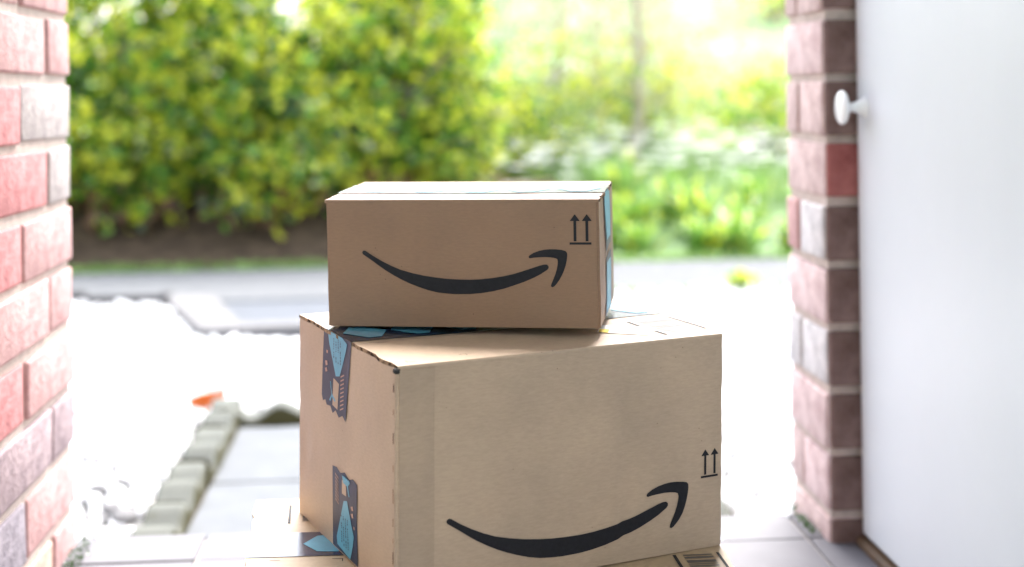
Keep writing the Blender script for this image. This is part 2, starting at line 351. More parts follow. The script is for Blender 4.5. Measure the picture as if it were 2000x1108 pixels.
# orange dead leaf, curled, on the gravel by the corner of the edging
V, Fc = [], []; N = 10
for i in range(N + 1):
    t = i / N; wd = .018 * math.sin(math.pi * min(1, t * .93 + .07)) ** .7
    for s in (-1, -.4, .3, 1):
        V.append((-.033 + .066 * t, s * wd * .8, .010 + .030 * (t - .4) ** 2 * 2 + abs(s) ** 2 * wd * (.9 - .5 * t) + .012 * smooth((t - .75) / .25)))
for i in range(N):
    for k in range(3): Fc.append((i * 4 + k, i * 4 + k + 1, (i + 1) * 4 + k + 1, (i + 1) * 4 + k))
o = obj('dead_leaf', V, Fc, M['orange'], smooth=True); o.location = (-.45, 3.25, -.137); o.rotation_euler = (R(62), R(-8), R(8)); o.scale = (1.3, 1.3, 1.3)
sd = o.modifiers.new('thickness', 'SOLIDIFY'); sd.thickness = .001
tag(o, 'curled orange dead leaf on the gravel at the corner of the edging', 'leaf')

# stepped kerb between gravel and pavement
ks = empty('kerb_step', (-.3, 4.5, -.17)); tag(ks, 'low pale concrete kerb framing a grey slab between gravel and pavement', 'kerb')
def kerbpiece(pts, z1, m, name):
    bm = bmesh.new(); lo = [bm.verts.new((x + .3, y - 4.5, -.03)) for x, y in pts]; hi = [bm.verts.new((x + .3, y - 4.5, z1)) for x, y in pts]; n = len(pts)
    bm.faces.new(hi); bm.faces.new(lo[::-1])
    for i in range(n): bm.faces.new((lo[i], lo[(i + 1) % n], hi[(i + 1) % n], hi[i]))
    bmesh.ops.recalc_face_normals(bm, faces=bm.faces[:]); bmesh.ops.bevel(bm, geom=bm.edges[:], offset=.006, segments=2, affect='EDGES')
    return from_bm(name, bm, m, ks)
kerbpiece([(-.60, 4.19), (-.10, 4.23), (-.10, 4.335), (-.565, 4.30)], .045, M['kerb'], 'kerb_stone')
kerbpiece([(-.095, 4.23), (.47, 4.27), (.47, 4.375), (-.095, 4.335)], .045, M['kerb'], 'kerb_stone')
kerbpiece([(-.605, 4.20), (-.50, 4.31), (-.66, 4.93), (-.83, 4.93)], .043, M['kerb'], 'kerb_stone')
kerbpiece([(-.55, 4.345), (.47, 4.385), (.47, 4.935), (-.645, 4.935)], .012, M['step'], 'slab')
# dark board and lumps standing in for the shadow gap below the pavement
db = empty('shadow_gap', (-1.1, 4.925, -.17)); tag(db, 'dark strip standing in for the shadow gap between gravel and pavement on the left', 'shadow gap')
o = from_bm('gap_strip', boxbm(-1.0, .28, -.014, .012, -.02, .044, .004), M['dark'], db)
o = from_bm('gap_lump', boxbm(-.045, .02, -.03, .02, -.02, .062, .010, 2), M['dark'], db)
o = from_bm('gap_lump', boxbm(.27, .30, -.03, .018, -.02, .052, .008, 2), M['dark'], db)

# ------------------------------------------------------------------ foliage
L_ = {'lime': leafmat('yellow green leaf', (.52, .58, .045), (.74, .74, .07), .3, .55), 'mid': leafmat('mid green leaf', (.11, .28, .035), (.22, .42, .06), .14, .5, .7),
      'deep': leafmat('dark glossy leaf', (.03, .075, .02), (.07, .13, .035), .15, .25, .7), 'pale': leafmat('pale yellow leaf', (.36, .42, .19), (.46, .50, .30), .4, .45),
      'blade': leafmat('strap leaf', (.13, .25, .05), (.24, .38, .10), .35, .45), 'peachy': leafmat('buff bud', (.48, .34, .22), (.5, .42, .26), .6, .4),
      'brown': leafmat('brown leaf', (.12, .07, .035), (.2, .1, .04), .5, .2), 'petal': leafmat('white petal', (.78, .8, .76), (.82, .82, .8), .5, .4)}
def leaf(V, Fc, p, d, n, l, wd, fold=.25):
    d = d.normalized(); s = d.cross(n)
    if s.length < 1e-4: s = Vector((1, 0, 0))
    s.normalize(); u = s.cross(d); k = len(V)
    V += [p, p + d * l * .35 + s * wd * .5 + u * wd * fold, p + d * l * .35 - s * wd * .5 + u * wd * fold, p + d * l * .4, p + d * l - u * l * .08, p + d * l * .72 + s * wd * .36 + u * wd * fold * .6, p + d * l * .72 - s * wd * .36 + u * wd * fold * .6]
    Fc += [(k, k + 1, k + 3), (k, k + 3, k + 2), (k + 1, k + 5, k + 4, k + 3), (k + 3, k + 4, k + 6, k + 2)]
def rv(r): return Vector((r.gauss(0, 1), r.gauss(0, 1), r.gauss(0, 1)))
def tube(pts, rads, sides=7):
    V, Fc = [], []
    for i, p in enumerate(pts):
        t = (pts[min(i + 1, len(pts) - 1)] - pts[max(i - 1, 0)]).normalized(); a = t.cross(Vector((.3, 1, .1))).normalized(); b_ = t.cross(a)
        for s in range(sides): q = s / sides * 2 * math.pi; V.append(p + (a * math.cos(q) + b_ * math.sin(q)) * rads[i])
    for i in range(len(pts) - 1):
        for s in range(sides): Fc.append((i * sides + s, i * sides + (s + 1) % sides, (i + 1) * sides + (s + 1) % sides, (i + 1) * sides + s))
    return V, Fc
def join(a, b_):
    n = len(a[0]); return a[0] + b_[0], a[1] + [tuple(i + n for i in f) for f in b_[1]]
def wander(r, p, d, n, step, wob):
    pts = [p.copy()]
    for i in range(n): d = (d + rv(r) * wob).normalized(); p = p + d * step; pts.append(p.copy())
    return pts
def hedge_shrub(x, y, hw, hd, zb, zt, seed, label, mix, n_leaf=9000):
    r = random.Random(seed); root = empty('hedge_shrub', (x, y, -.12)); tag(root, label, 'shrub', 'shrubs of the hedge across the pavement')
    st = ([], [])
    for i in range(9):
        p = Vector((r.uniform(-hw * .6, hw * .6), r.uniform(-hd * .5, hd * .4), -.05)); pts = wander(r, p, Vector((r.uniform(-.12, .12), r.uniform(0, .2), 1)), 8, (zt - zb) / 8.5, .10)
        st = join(st, tube(pts, [.016 - .0015 * k for k in range(9)], 6))
        for k in range(3, 8): st = join(st, tube(wander(r, pts[k], Vector((r.uniform(-1, 1), r.uniform(-.3, .8), .4)), 4, .06, .3), [.007, .005, .004, .003, .002], 4))
    obj('stem', st[0], st[1], M['bark'], root, True)
    names = list(mix); wts = list(mix.values()); V = {k: [] for k in names}; Fc = {k: [] for k in names}
    h = zt - zb; made = 0
    while made < n_leaf:
        # a twig end, then a fan of leaves round it
        th = r.uniform(0, 2 * math.pi); zz = r.random(); q = 1 - .75 * r.random() ** 1.6
        bul = .78 + .3 * math.sin(math.pi * min(1, zz * .8 + .2))
        lump = 1 + .18 * noise.noise((math.cos(th) * 2 + x * 2, zz * 4, math.sin(th) * 2 + seed))
        c = Vector((math.cos(th) * hw * q * bul * lump, math.sin(th) * hd * q * bul * lump, zb + .12 + zz * h + .1 * noise.noise((th * 2, zz * 3, seed + 9))))
        if noise.noise((c.x * 4.5 + seed, c.y * 4.5, c.z * 4.5)) > .17: continue      # gaps
        out = Vector((c.x / hw, c.y / hd, (zz - .35) * .8 + .25)); 
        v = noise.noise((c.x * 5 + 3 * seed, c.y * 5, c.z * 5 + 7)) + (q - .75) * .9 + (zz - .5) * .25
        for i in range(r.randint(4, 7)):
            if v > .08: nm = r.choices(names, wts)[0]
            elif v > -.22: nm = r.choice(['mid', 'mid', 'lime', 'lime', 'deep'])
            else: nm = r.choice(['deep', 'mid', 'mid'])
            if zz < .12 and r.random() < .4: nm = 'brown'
            if nm not in V: V[nm] = []; Fc[nm] = []
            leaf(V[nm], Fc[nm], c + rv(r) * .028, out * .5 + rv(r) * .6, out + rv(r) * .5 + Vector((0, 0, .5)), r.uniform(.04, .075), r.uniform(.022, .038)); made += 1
    keys = [k for k in V if V[k]]; AV, AF, MI = [], [], []
    for i, k in enumerate(keys):
        n = len(AV); AV += V[k]; AF += [tuple(a + n for a in f) for f in Fc[k]]; MI += [i] * len(Fc[k])
    obj('crown', AV, AF, [L_[k] for k in keys], root, False, MI)
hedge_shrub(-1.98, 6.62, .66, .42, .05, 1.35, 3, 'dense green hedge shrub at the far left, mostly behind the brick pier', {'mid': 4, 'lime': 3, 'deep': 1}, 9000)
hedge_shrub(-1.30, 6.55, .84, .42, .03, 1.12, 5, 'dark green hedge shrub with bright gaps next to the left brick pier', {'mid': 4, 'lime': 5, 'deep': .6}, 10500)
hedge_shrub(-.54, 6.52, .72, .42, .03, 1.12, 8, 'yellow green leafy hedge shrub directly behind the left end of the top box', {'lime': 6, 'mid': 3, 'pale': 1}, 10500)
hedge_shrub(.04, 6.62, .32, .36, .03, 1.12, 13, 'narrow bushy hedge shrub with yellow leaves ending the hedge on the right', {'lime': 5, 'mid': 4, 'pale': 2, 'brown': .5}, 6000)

def blades(V, Fc, r, base, n, h, spread, wd):
    for i in range(n):
        a = r.uniform(0, 6.283); lean = r.uniform(.1, 1) * spread; hh = h * r.uniform(.65, 1.1); p = base + Vector((r.gauss(0, .03), r.gauss(0, .03), 0)); side = Vector((-math.sin(a), math.cos(a), 0)); k = len(V); S = 5
        for s in range(S + 1):
            t = s / S; c = p + Vector((math.cos(a), math.sin(a), 0)) * lean * t ** 1.8 + Vector((0, 0, hh * (t - .28 * lean / max(spread, .01) * t ** 3))); ww = wd * (1 - t ** 3) * .5 + .0008
            V += [c - side * ww, c + side * ww]
        for s in range(S): Fc.append((k + 2 * s, k + 2 * s + 1, k + 2 * s + 3, k + 2 * s + 2))
rr = random.Random(21); ci = 0
for row, (yy, n, x0, x1, h) in enumerate(((6.04, 7, .50, 1.85, .24), (6.40, 7, .58, 2.0, .32), (6.80, 6, .68, 2.2, .36))):
    for i in range(n):
        x = x0 + (x1 - x0) * i / (n - 1) + rr.uniform(-.06, .06); y = yy + rr.uniform(-.08, .08)
        root = empty('leafy_clump', (x, y, ground_z(x, y))); tag(root, ('clump of green strap leaves at the pavement edge, front row', 'clump of green strap leaves in the middle row of the bed', 'clump of green strap leaves in the back row, below the white flowers')[row], 'plant', 'strap leaved plants beyond the pavement')
        V, Fc = [], []; blades(V, Fc, rr, Vector((0, 0, 0)), 60, h * rr.uniform(.6, 1.15), .26, .022); obj('leaves', V, Fc, [L_['blade'], L_['lime'], L_['mid'], L_['pale']], root, False, [rr.choice((0, 0, 0, 0, 1, 2, 2)) for _ in range(60) for __ in range(5)])
# drift of white flowers above the clumps
V, Fc, MI = [], [], []
for i in range(260):
    x = rr.uniform(.25, 2.7); y = rr.uniform(7.05, 7.9); z = ground_z(x, y); n0 = len(Fc)
    p = Vector((x, y, z)); top = p + Vector((rr.gauss(0, .03), rr.gauss(0, .03), rr.uniform(.16, .30)))
    blades(V, Fc, rr, p, 2, .2, .1, .014); MI += [0] * (len(Fc) - n0); n0 = len(Fc)
    for k in range(6):
        a = k / 6 * 6.283; leaf(V, Fc, top, Vector((math.cos(a), math.sin(a), .25)), Vector((0, 0, 1)), .042, .026, .1)
    MI += [1] * (len(Fc) - n0)
tag(obj('white_flowers', V, Fc, [L_['blade'], L_['petal']], mi=MI), 'drift of small white flowers behind the green clumps', 'flowers', kind='stuff')
# grass along the far edge of the pavement and tufts at the near edge
V, Fc = [], []
for i in range(1500): blades(V, Fc, rr, Vector((rr.uniform(-2.6, 2.6), 5.775 + abs(rr.gauss(0, .06)), -.172)), 2, .055, .05, .008)
for i in range(160): blades(V, Fc, rr, Vector((rr.uniform(.5, 2), 4.93 + rr.gauss(0, .008), -.165)), 2, .04, .04, .007)
tag(obj('verge_grass', V, Fc, L_['blade']), 'short grass along the edges of the pavement', 'grass', kind='stuff')
root = empty('weed', (1.118, 4.91, -.165)); tag(root, 'small bright green weed at the pavement edge right of the boxes', 'weed')
V, Fc = [], []
for i in range(45): leaf(V, Fc, rv(rr) * .018 + Vector((0, 0, .02)), rv(rr) + Vector((0, 0, .7)), Vector((0, 0, 1)), .05, .028)
obj('leaves', V, Fc, [L_['lime'], L_['blade']], root, False, [i // 4 % 2 for i in range(len(Fc))])
# moss and tiny weeds at the foot of the two piers
for (nm, x0, x1, y0, y1, lab) in (('moss_tuft', .478, .488, 1.74, 1.88, 'small tufts of moss at the foot of the right brick pier'), ('moss_tuft', -.41, -.39, 1.70, 1.82, 'pale moss at the foot of the left brick pier')):
    V, Fc = [], []
    for i in range(70): leaf(V, Fc, Vector((rr.uniform(x0, x1), rr.uniform(y0, y1), rr.uniform(0, .004))), rv(rr) + Vector((0, 0, .6)), Vector((0, 0, 1)), .006, .004)
    tag(obj(nm, V, Fc, L_['deep']), lab, 'moss', kind='stuff')

# loose shrubs and slim trees on the bank
def loose_shrub(x, y, hw, h, seed, mats, label, n=1500, ls=.06):
    r = random.Random(seed); root = empty('garden_shrub', (x, y, ground_z(x, y))); tag(root, label, 'shrub', 'shrubs on the bank')
    st = ([], []); tips = []
    for i in range(9):
        pts = wander(r, Vector((r.gauss(0, .05), r.gauss(0, .05), -.03)), Vector((r.uniform(-.6, .6), r.uniform(-.6, .6), 1)), 6, h / 6.2, .22); st = join(st, tube(pts, [.014, .012, .01, .008, .006, .004, .003], 5)); tips += pts[2:]
    obj('stem', st[0], st[1], M['bark'], root, True)
    V, Fc, MI = [], [], []
    for i in range(n):
        t = r.choice(tips); p = t + Vector((r.gauss(0, hw * .32), r.gauss(0, hw * .32), r.gauss(0, h * .12)))
        if p.z < .02: continue
        leaf(V, Fc, p, rv(r) + Vector((0, 0, .4)), rv(r) + Vector((0, 0, 1)), ls * r.uniform(.7, 1.3), ls * .5); MI += [r.randrange(len(mats))] * 4
    obj('crown', V, Fc, [L_[k] for k in mats], root, False, MI)
loose_shrub(.75, 8.5, .55, .75, 31, ['pale', 'lime', 'mid'], 'pale yellow shrub on the bank above the top box')
loose_shrub(1.35, 8.9, .6, .7, 32, ['pale', 'lime', 'pale'], 'cream and lime shrub at the foot of the slim trunk on the bank')
loose_shrub(2.15, 8.6, .5, .55, 33, ['lime', 'mid', 'pale'], 'low lime green shrub on the bank near the right pier')
loose_shrub(2.75, 8.1, .45, .7, 34, ['mid', 'lime', 'blade'], 'mid green shrub beside the right pier, partly hidden')
loose_shrub(.35, 8.2, .4, .6, 35, ['mid', 'deep', 'lime'], 'small green shrub beside the end of the hedge')
loose_shrub(3.4, 13.5, 1.1, .9, 36, ['lime', 'mid'], 'low bright green bush high on the bank')
def slim_tree(x, y, h, seed, r0, lean, label, mats, n):
    r = random.Random(seed); root = empty('slim_tree', (x, y, ground_z(x, y))); tag(root, label, 'tree', 'slim trees on the bank')
    pts = wander(r, Vector((0, 0, -.1)), Vector((lean, 0, 1)), 12, h / 12, .07); tk = tube(pts, [r0 * (1 - .065 * k) for k in range(13)], 9)
    obj('trunk', tk[0], tk[1], M['twig'], root, True)
    lb = ([], []); tips = []
    for k in range(3, 13):
        for i in range(3):
            q = wander(r, pts[k], Vector((r.uniform(-1, 1), r.uniform(-1, 1), r.uniform(.1, .8))), 6, .16, .25); lb = join(lb, tube(q, [r0 * .35, r0 * .28, r0 * .22, r0 * .17, r0 * .12, r0 * .09, r0 * .06], 5)); tips += q[2:]
    obj('limbs', lb[0], lb[1], M['twig'], root, True)
    V, Fc, MI = [], [], []
    for i in range(n):
        p = r.choice(tips) + rv(r) * .10; leaf(V, Fc, p, rv(r), rv(r) + Vector((0, 0, .6)), r.uniform(.035, .06), .028); MI += [r.randrange(len(mats))] * 4
    obj('crown', V, Fc, [L_[k] for k in mats], root, False, MI)
slim_tree(1.28, 8.15, 2.6, 41, .032, -.02, 'slim grey trunk rising behind the right end of the top box', ['peachy', 'pale'], 1300)
slim_tree(.98, 9.6, 2.8, 42, .026, -.03, 'thin pale tree with buff twigs behind the middle of the hedge gap', ['peachy', 'pale'], 1500)
slim_tree(.62, 11.4, 3.0, 43, .03, .02, 'thin buff tree close to the end of the hedge', ['peachy', 'peachy', 'pale'], 1700)
slim_tree(1.62, 9.0, 2.2, 44, .014, .05, 'very thin pale sapling to the right of the slim grey trunk', ['peachy', 'pale'], 700)
slim_tree(.80, 8.7, 2.1, 45, .013, -.04, 'very thin pale sapling leaning above the top box', ['peachy', 'peachy'], 700)
slim_tree(1.12, 8.5, 2.0, 46, .012, .02, 'thin tan sapling just left of the slim grey trunk', ['peachy', 'pale'], 600)
# pale boulder on the bank
bmq = bmesh.new(); bmesh.ops.create_icosphere(bmq, subdivisions=3, radius=.17)
for v in bmq.verts: v.co.z *= .5; v.co.y *= .6; v.co *= 1 + .25 * noise.noise(v.co * 7)
o = from_bm('pale_boulder', bmq, M['stone'], smooth=True); o.location = (1.15, 10.6, ground_z(1.15, 10.6) + .06); o.rotation_euler = (0, R(-20), 0)
tag(o, 'bright white stone lying on the bank between the slim trees', 'boulder')

# ------------------------------------------------------------------ cardboard boxes
def tri_print(outline):
    bm = bmesh.new(); bm.faces.new([bm.verts.new((u, v, 0)) for u, v in outline]); bmesh.ops.triangulate(bm, faces=bm.faces[:])
    for _ in range(4):
        es = [e for e in bm.edges if e.calc_length() > .009]
        if not es: break
        bmesh.ops.subdivide_edges(bm, edges=es, cuts=1); bmesh.ops.triangulate(bm, faces=bm.faces[:])
    return bm
def rect(u0, u1, v0, v1): return [(u0, v0), (u1, v0), (u1, v1), (u0, v1)]
class Carton:
    """a taped cardboard box: body, top flaps, tapes, prints; local frame = base centre, front is -y"""
    def __init__(s, label, w_, d_, h_, loc, rot, cm, seed, bulge, slope=(0, 0)):
        s.w, s.d, s.h, s.slope, s.bulge, s.seed = w_, d_, h_, slope, bulge, seed; s.cm = cm
        s.root = empty('cardboard_box', loc, rot); tag(s.root, label, 'box', 'stacked delivery boxes')
        s.body(); s.flaps()
    def zs(s, x, y, z): return z + (s.slope[0] * x + s.slope[1] * y) * (z / s.h)
    def disp(s, face, u, v):
        """outward bulge of a face at u, v in 0..1: soft belly, creases, dents; zero at the edges"""
        e = min(1, 9 * min(u, 1 - u)) * min(1, 9 * min(v, 1 - v))
        f = s.bulge * math.sin(math.pi * u) * math.sin(math.pi * v)
        f += .0010 * e * noise.noise((u * 3 + s.seed, v * 2.5, face * 5.1))
        if face == 0 and s.seed == 2:      # two upright creases and one level crease on the middle box
            for c, wd, a in ((.675, .014, -.0016), (.105, .02, -.0016), (.86, .015, .0012)): f += a * e * math.exp(-((u - c) / wd) ** 2)
            f += -.0011 * e * math.exp(-((v - (.66 + .02 * noise.noise((u * 8, 0, 0)))) / .012) ** 2) * smooth((u - .3) * 4)
        return f
    def P(s, face, u, v, off=0):
        """metric u, v on a face to a local point. 0 front, 1 left (u from near to far), 2 top, 3 right (u near to far), 4 back"""
        w_, d_, h_ = s.w, s.d, s.h
        if face == 0: x, y, z = -w_ / 2 + u, -d_ / 2 - off - s.disp(0, u / w_, v / (h_ - .003) if v < h_ - .003 else 1), v
        elif face == 1: x, y, z = -w_ / 2 - off - s.disp(1, u / d_, min(1, v / (h_ - .003))), -d_ / 2 + u, v
        elif face == 3: x, y, z = w_ / 2 + off + s.disp(3, u / d_, min(1, v / (h_ - .003))), -d_ / 2 + u, v
        elif face == 4: x, y, z = -w_ / 2 + u, d_ / 2 + off + s.disp(4, u / w_, min(1, v / (h_ - .003))), v
        else: x, y, z = -w_ / 2 + u, -d_ / 2 + v, h_ + off + s.topdisp(u, v)
        return Vector((x, y, s.zs(x, y, z)))
    def topdisp(s, u, v):
        """the flaps sag a little towards the seam and lift at their ragged ends"""
        a = u / s.w; b_ = abs(v - s.d / 2) / (s.d / 2)
        return -.0012 * math.sin(math.pi * a) * (1 - b_) + .0006 * noise.noise((u * 18 + s.seed, v * 18, 3)) * min(1, b_ * 4) * min(1, (1 - b_) * 6)
    def body(s):
        bm = bmesh.new(); w_, d_, h_ = s.w, s.d, s.h - .003; nu, nv = 40, 24
        def grid(fn, n, m_):
            g = [[bm.verts.new(fn(i / n, j / m_)) for i in range(n + 1)] for j in range(m_ + 1)]
            for j in range(m_):
                for i in range(n): bm.faces.new((g[j][i], g[j][i + 1], g[j + 1][i + 1], g[j + 1][i]))
        grid(lambda u, v: s.P(0, u * w_, v * h_), nu, nv); grid(lambda u, v: s.P(1, (1 - u) * d_, v * h_), nu, nv)
        grid(lambda u, v: s.P(3, u * d_, v * h_), nu, nv); grid(lambda u, v: s.P(4, (1 - u) * w_, v * h_), nu, nv)
        for z in (0, h_):
            q = [(-w_ / 2, -d_ / 2), (w_ / 2, -d_ / 2), (w_ / 2, d_ / 2), (-w_ / 2, d_ / 2)]
            vs_ = [bm.verts.new((x, y, s.zs(x, y, z if z else .0))) for x, y in (q if z else q[::-1])]; bm.faces.new(vs_)
        bmesh.ops.remove_doubles(bm, verts=bm.verts[:], dist=1e-5)
        bm.edges.ensure_lookup_table()
        up = [e for e in bm.edges if all(abs(abs(v.co.x) - w_ / 2) < 1e-4 and abs(abs(v.co.y) - d_ / 2) < 1e-4 for v in e.verts)]
        lo = [e for e in bm.edges if all(v.co.z < 1e-4 for v in e.verts) and (len(e.link_faces) == 2)]
        bmesh.ops.bevel(bm, geom=up, offset=.0022, segments=3, affect='EDGES')
        for v in bm.verts:      # softly crushed corners and edges
            v.co += Vector((noise.noise(v.co * 45 + Vector((s.seed, 0, 0))), noise.noise(v.co * 45 + Vector((0, s.seed, 9))), 0)) * .0005
        o = from_bm('body', bm, s.cm, s.root, True)
        o.modifiers.new('edges', 'EDGE_SPLIT').split_angle = R(50)
    def flaps(s):
        r = random.Random(s.seed)
        for sgn in (-1, 1):
            nu, nv = 60, 10; top, bot = [], []
            jl = [r.uniform(-.0014, .0016) for _ in range(nv + 1)]; jr = [r.uniform(-.0014, .0016) for _ in range(nv + 1)]
            for j in range(nv + 1):
                t = j / nv; v = (t * (s.d / 2 - .0008)) if sgn < 0 else s.d - t * (s.d / 2 - .0008)
                rowt, rowb = [], []
                for i in range(nu + 1):
                    u = s.w * i / nu
                    if i == 0: u += jl[j]
                    if i == nu: u += jr[j]
                    fr = -.0006 if j == 0 else 0
                    pt = s.P(2, u, v, fr); pb = pt - Vector((0, 0, .0031 + fr)); 
                    if j == 0: pt.y += -sgn * .0014
                    rowt.append(pt); rowb.append(pb)
                if j == 0:   # rounded fold along the outer edge
                    top.append([p + Vector((0, sgn * .0010, -.0012)) for p in rowt])
                    top.append(rowt); bot.append(rowb); bot.append([p.copy() + Vector((0, -sgn * .001, 0)) for p in rowb])
                else: top.append(rowt); bot.append(rowb)
            V = [p for row in top for p in row] + [p for row in bot for p in row]; n = nu + 1; m_ = len(top); B = n * m_; Fc, MI = [], []
            for j in range(m_ - 1):
                for i in range(nu):
                    a = j * n + i; Fc.append((a, a + 1, a + n + 1, a + n)); MI.append(0); Fc.append((B + a, B + a + n, B + a + n + 1, B + a + 1)); MI.append(0)
            for i in range(nu): Fc.append((i, B + i, B + i + 1, i + 1)); MI.append(0); a = (m_ - 1) * n + i; Fc.append((a, a + 1, B + a + 1, B + a)); MI.append(1)
            for j in range(m_ - 1):
                a = j * n; Fc.append((a, a + n, B + a + n, B + a)); MI.append(1); a += nu; Fc.append((a, B + a, B + a + n, a + n)); MI.append(1)
            bm = bmesh.new(); vs_ = [bm.verts.new(p) for p in V]
            for f, k in zip(Fc, MI): q = bm.faces.new([vs_[i] for i in f]); q.material_index = k
            bmesh.ops.recalc_face_normals(bm, faces=bm.faces[:])
            o = from_bm('top_flap', bm, [s.cm, M['flute']], s.root, True); o.modifiers.new('edges', 'EDGE_SPLIT').split_angle = R(40)
    def decal(s, name, face, outlines, m, off=.0004, parent=None):
        bm = bmesh.new()
        for ol in outlines:
            t = tri_print(ol); vm = [bm.verts.new(s.P(face, v.co.x, v.co.y, off)) for v in t.verts]; t.verts.index_update()
            for f in t.faces: bm.faces.new([vm[v.index] for v in f.verts])
            t.free()
        bmesh.ops.recalc_face_normals(bm, faces=bm.faces[:])
        o = from_bm(name, bm, m, parent or s.root, True)
        if len(outlines) > 1 and name not in ('smile_print',): o['kind'] = 'stuff'
        return o

SMILE = [(.0349,.0658),(.0413,.0615),(.0494,.0568),(.0574,.0529),(.0655,.0496),(.076,.0467),(.0865,.0445),(.0962,.0431),(.1059,.042),(.1164,.0415),(.1268,.0413),(.1365,.0418),(.1462,.0429),(.155,.0443),(.1639,.0463),(.1719,.0487),(.1799,.0513),(.1864,.0535),(.1904,.0545),(.1928,.0545),(.1942,.0532),(.1943,.0516),(.193,.0499),(.1871,.0461),(.1815,.0432),(.1734,.0397),(.1654,.0369),(.1557,.0337),(.146,.0314),(.1363,.0298),(.1267,.0289),(.1138,.0287),(.1057,.0292),(.0976,.0301),(.0895,.032),(.0815,.0346),(.0742,.0374),(.067,.0406),(.0597,.0445),(.0525,.0488),(.0469,.0526),(.0412,.0568),(.0364,.0601),(.0325,.0628),(.0318,.0642),(.0323,.0655),(.0334,.0661)]
HEAD = [(.1773,.0611),(.178,.0623),(.1817,.0645),(.1865,.0662),(.1913,.0672),(.1961,.0676),(.2009,.0675),(.2056,.067),(.209,.066),(.2102,.0646),(.2104,.0624),(.21,.0588),(.209,.0541),(.2074,.0494),(.2054,.045),(.203,.0409),(.2006,.0377),(.1986,.0356),(.197,.0351),(.1959,.0359),(.1963,.0377),(.1981,.0419),(.1999,.0463),(.2012,.0505),(.2019,.0541),(.2022,.0573),(.2017,.0593),(.1995,.0601),(.196,.0606),(.1912,.0609),(.1864,.0607),(.1816,.0603),(.1784,.0598),(.1775,.0603)]
def logo(k=1, kv=1, dx=0, dy=0): return [[((u - .0318) * k + .0318 + dx, (v - .0642) * kv + .0642 + dy) for u, v in L] for L in (SMILE, HEAD)]
def this_way_up(u0, v0, k=1):
    q = []
    for c in (.0047, .0149): q += [[(c - .0043, .0201), (c + .0043, .0201), (c, .0259)], rect(c - .0012, c + .0012, .0028, .0202)]
    q.append(rect(0, .0186, 0, .0019)); return [[(u0 + u * k, v0 + v * k) for u, v in L] for L in q]
def text_rows(poly_c, du, dv, nrow, nch, seed, size):
    """illegible rows of tiny print, running along v"""
    r = random.Random(seed); q = []
    for i in range(nrow):
        v = -dv / 2; u = -du / 2 + du * (i + .5) / nrow
        while v < dv / 2:
            l = r.uniform(.3, 1.1) * size
            if r.random() > .18: q.append([(poly_c[0] + u - size * .42, poly_c[1] + v), (poly_c[0] + u + size * .42, poly_c[1] + v), (poly_c[0] + u + size * .42, poly_c[1] + v + l), (poly_c[0] + u - size * .42, poly_c[1] + v + l)])
            v += l + size * .35
    return q
def barcode(u0, u1, v0, v1, k, seed):
    r = random.Random(seed); q = []; v = v0
    while v < v1:
        t = k * r.choice((.0008, .0012, .0018, .0026)); q.append(rect(u0, u1, v, min(v1, v + t))); v += t + k * r.choice((.0010, .0014, .0018))
    return q

# --- bottom box
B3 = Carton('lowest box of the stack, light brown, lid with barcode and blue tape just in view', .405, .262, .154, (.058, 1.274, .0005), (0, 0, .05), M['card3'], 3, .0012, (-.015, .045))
tp = B3.decal('tape', 2, [rect(-.001, .413, .108, .166)], M['navy'], .0005)
q = []
for i in range(8): c = .047 + .045 * i; q.append([(c, .137), (c + .012, .118), (c + .03, .116), (c + .04, .137), (c + .03, .158), (c + .012, .156)])
B3.decal('tape_print', 2, q, M['cyan'], .0007, tp)
B3.decal('corner_mark', 2, [rect(.020, .0285, .100, .1008), rect(.072, .081, .100, .1008), rect(.0802, .081, .094, .1)], M['ink'], .0004)
B3.decal('barcode', 2, barcode(.368, .393, .030, .078, 2.2, 4), M['inkgrey'], .0004)
B3.decal('barcode_bar', 2, [rect(.3590, .3620, .03, .078), rect(.3975, .4, .03, .08)], M['ink'], .0004)
B3.decal('barcode', 2, barcode(.045, .095, .195, .235, 1.5, 6), M['inkgrey'], .0004)
B3.decal('barcode_bar', 2, [rect(.032, .0345, .19, .24)], M['ink'], .0004)
B3.decal('tape', 1, [rect(.108, .166, .07, .151)], M['navyside'], .0005)

# --- middle box
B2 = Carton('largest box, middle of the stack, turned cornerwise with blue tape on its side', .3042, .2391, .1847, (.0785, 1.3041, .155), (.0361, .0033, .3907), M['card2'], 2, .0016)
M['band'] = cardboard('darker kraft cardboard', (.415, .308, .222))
B2.decal('darker_band', 0, [rect(.0028, .0325, .003, .1812)], M['band'], .0006)  # slightly darker strip down the left edge of the front
B2.decal('smile_print', 0, logo(1.267, 1.22, .0104, -.0066), M['ink'], .0005)
B2.decal('this_way_up_print', 0, this_way_up(.2812, .0611, .95), M['ink'])
t1 = B2.decal('tape', 1, [[(.1700, .1254), (.1665, .121), (.161, .1235), (.157, .1195), (.148, .1205), (.142, .1155), (.135, .1195), (.127, .1150), (.118, .1185), (.1105, .1150), (.0985, .1846), (.1680, .1846)]], M['navyside'], .0005)
B2.decal('tape_print', 1, [[(.1574, .1844), (.1207, .1844), (.1083, .181), (.1117, .174), (.1262, .1504), (.1355, .1486), (.1528, .174)], [(.149, .1418), (.1465, .1418), (.145, .131), (.150, .1255), (.1475, .1245), (.144, .1295), (.136, .1262), (.1345, .128), (.143, .1318)]], M['cyanside'], .0008, t1)
B2.decal('tape_window', 1, [[(.141, .1461), (.1274, .1437), (.1299, .121), (.1424, .1226)]], M['card2'], .0007, t1)
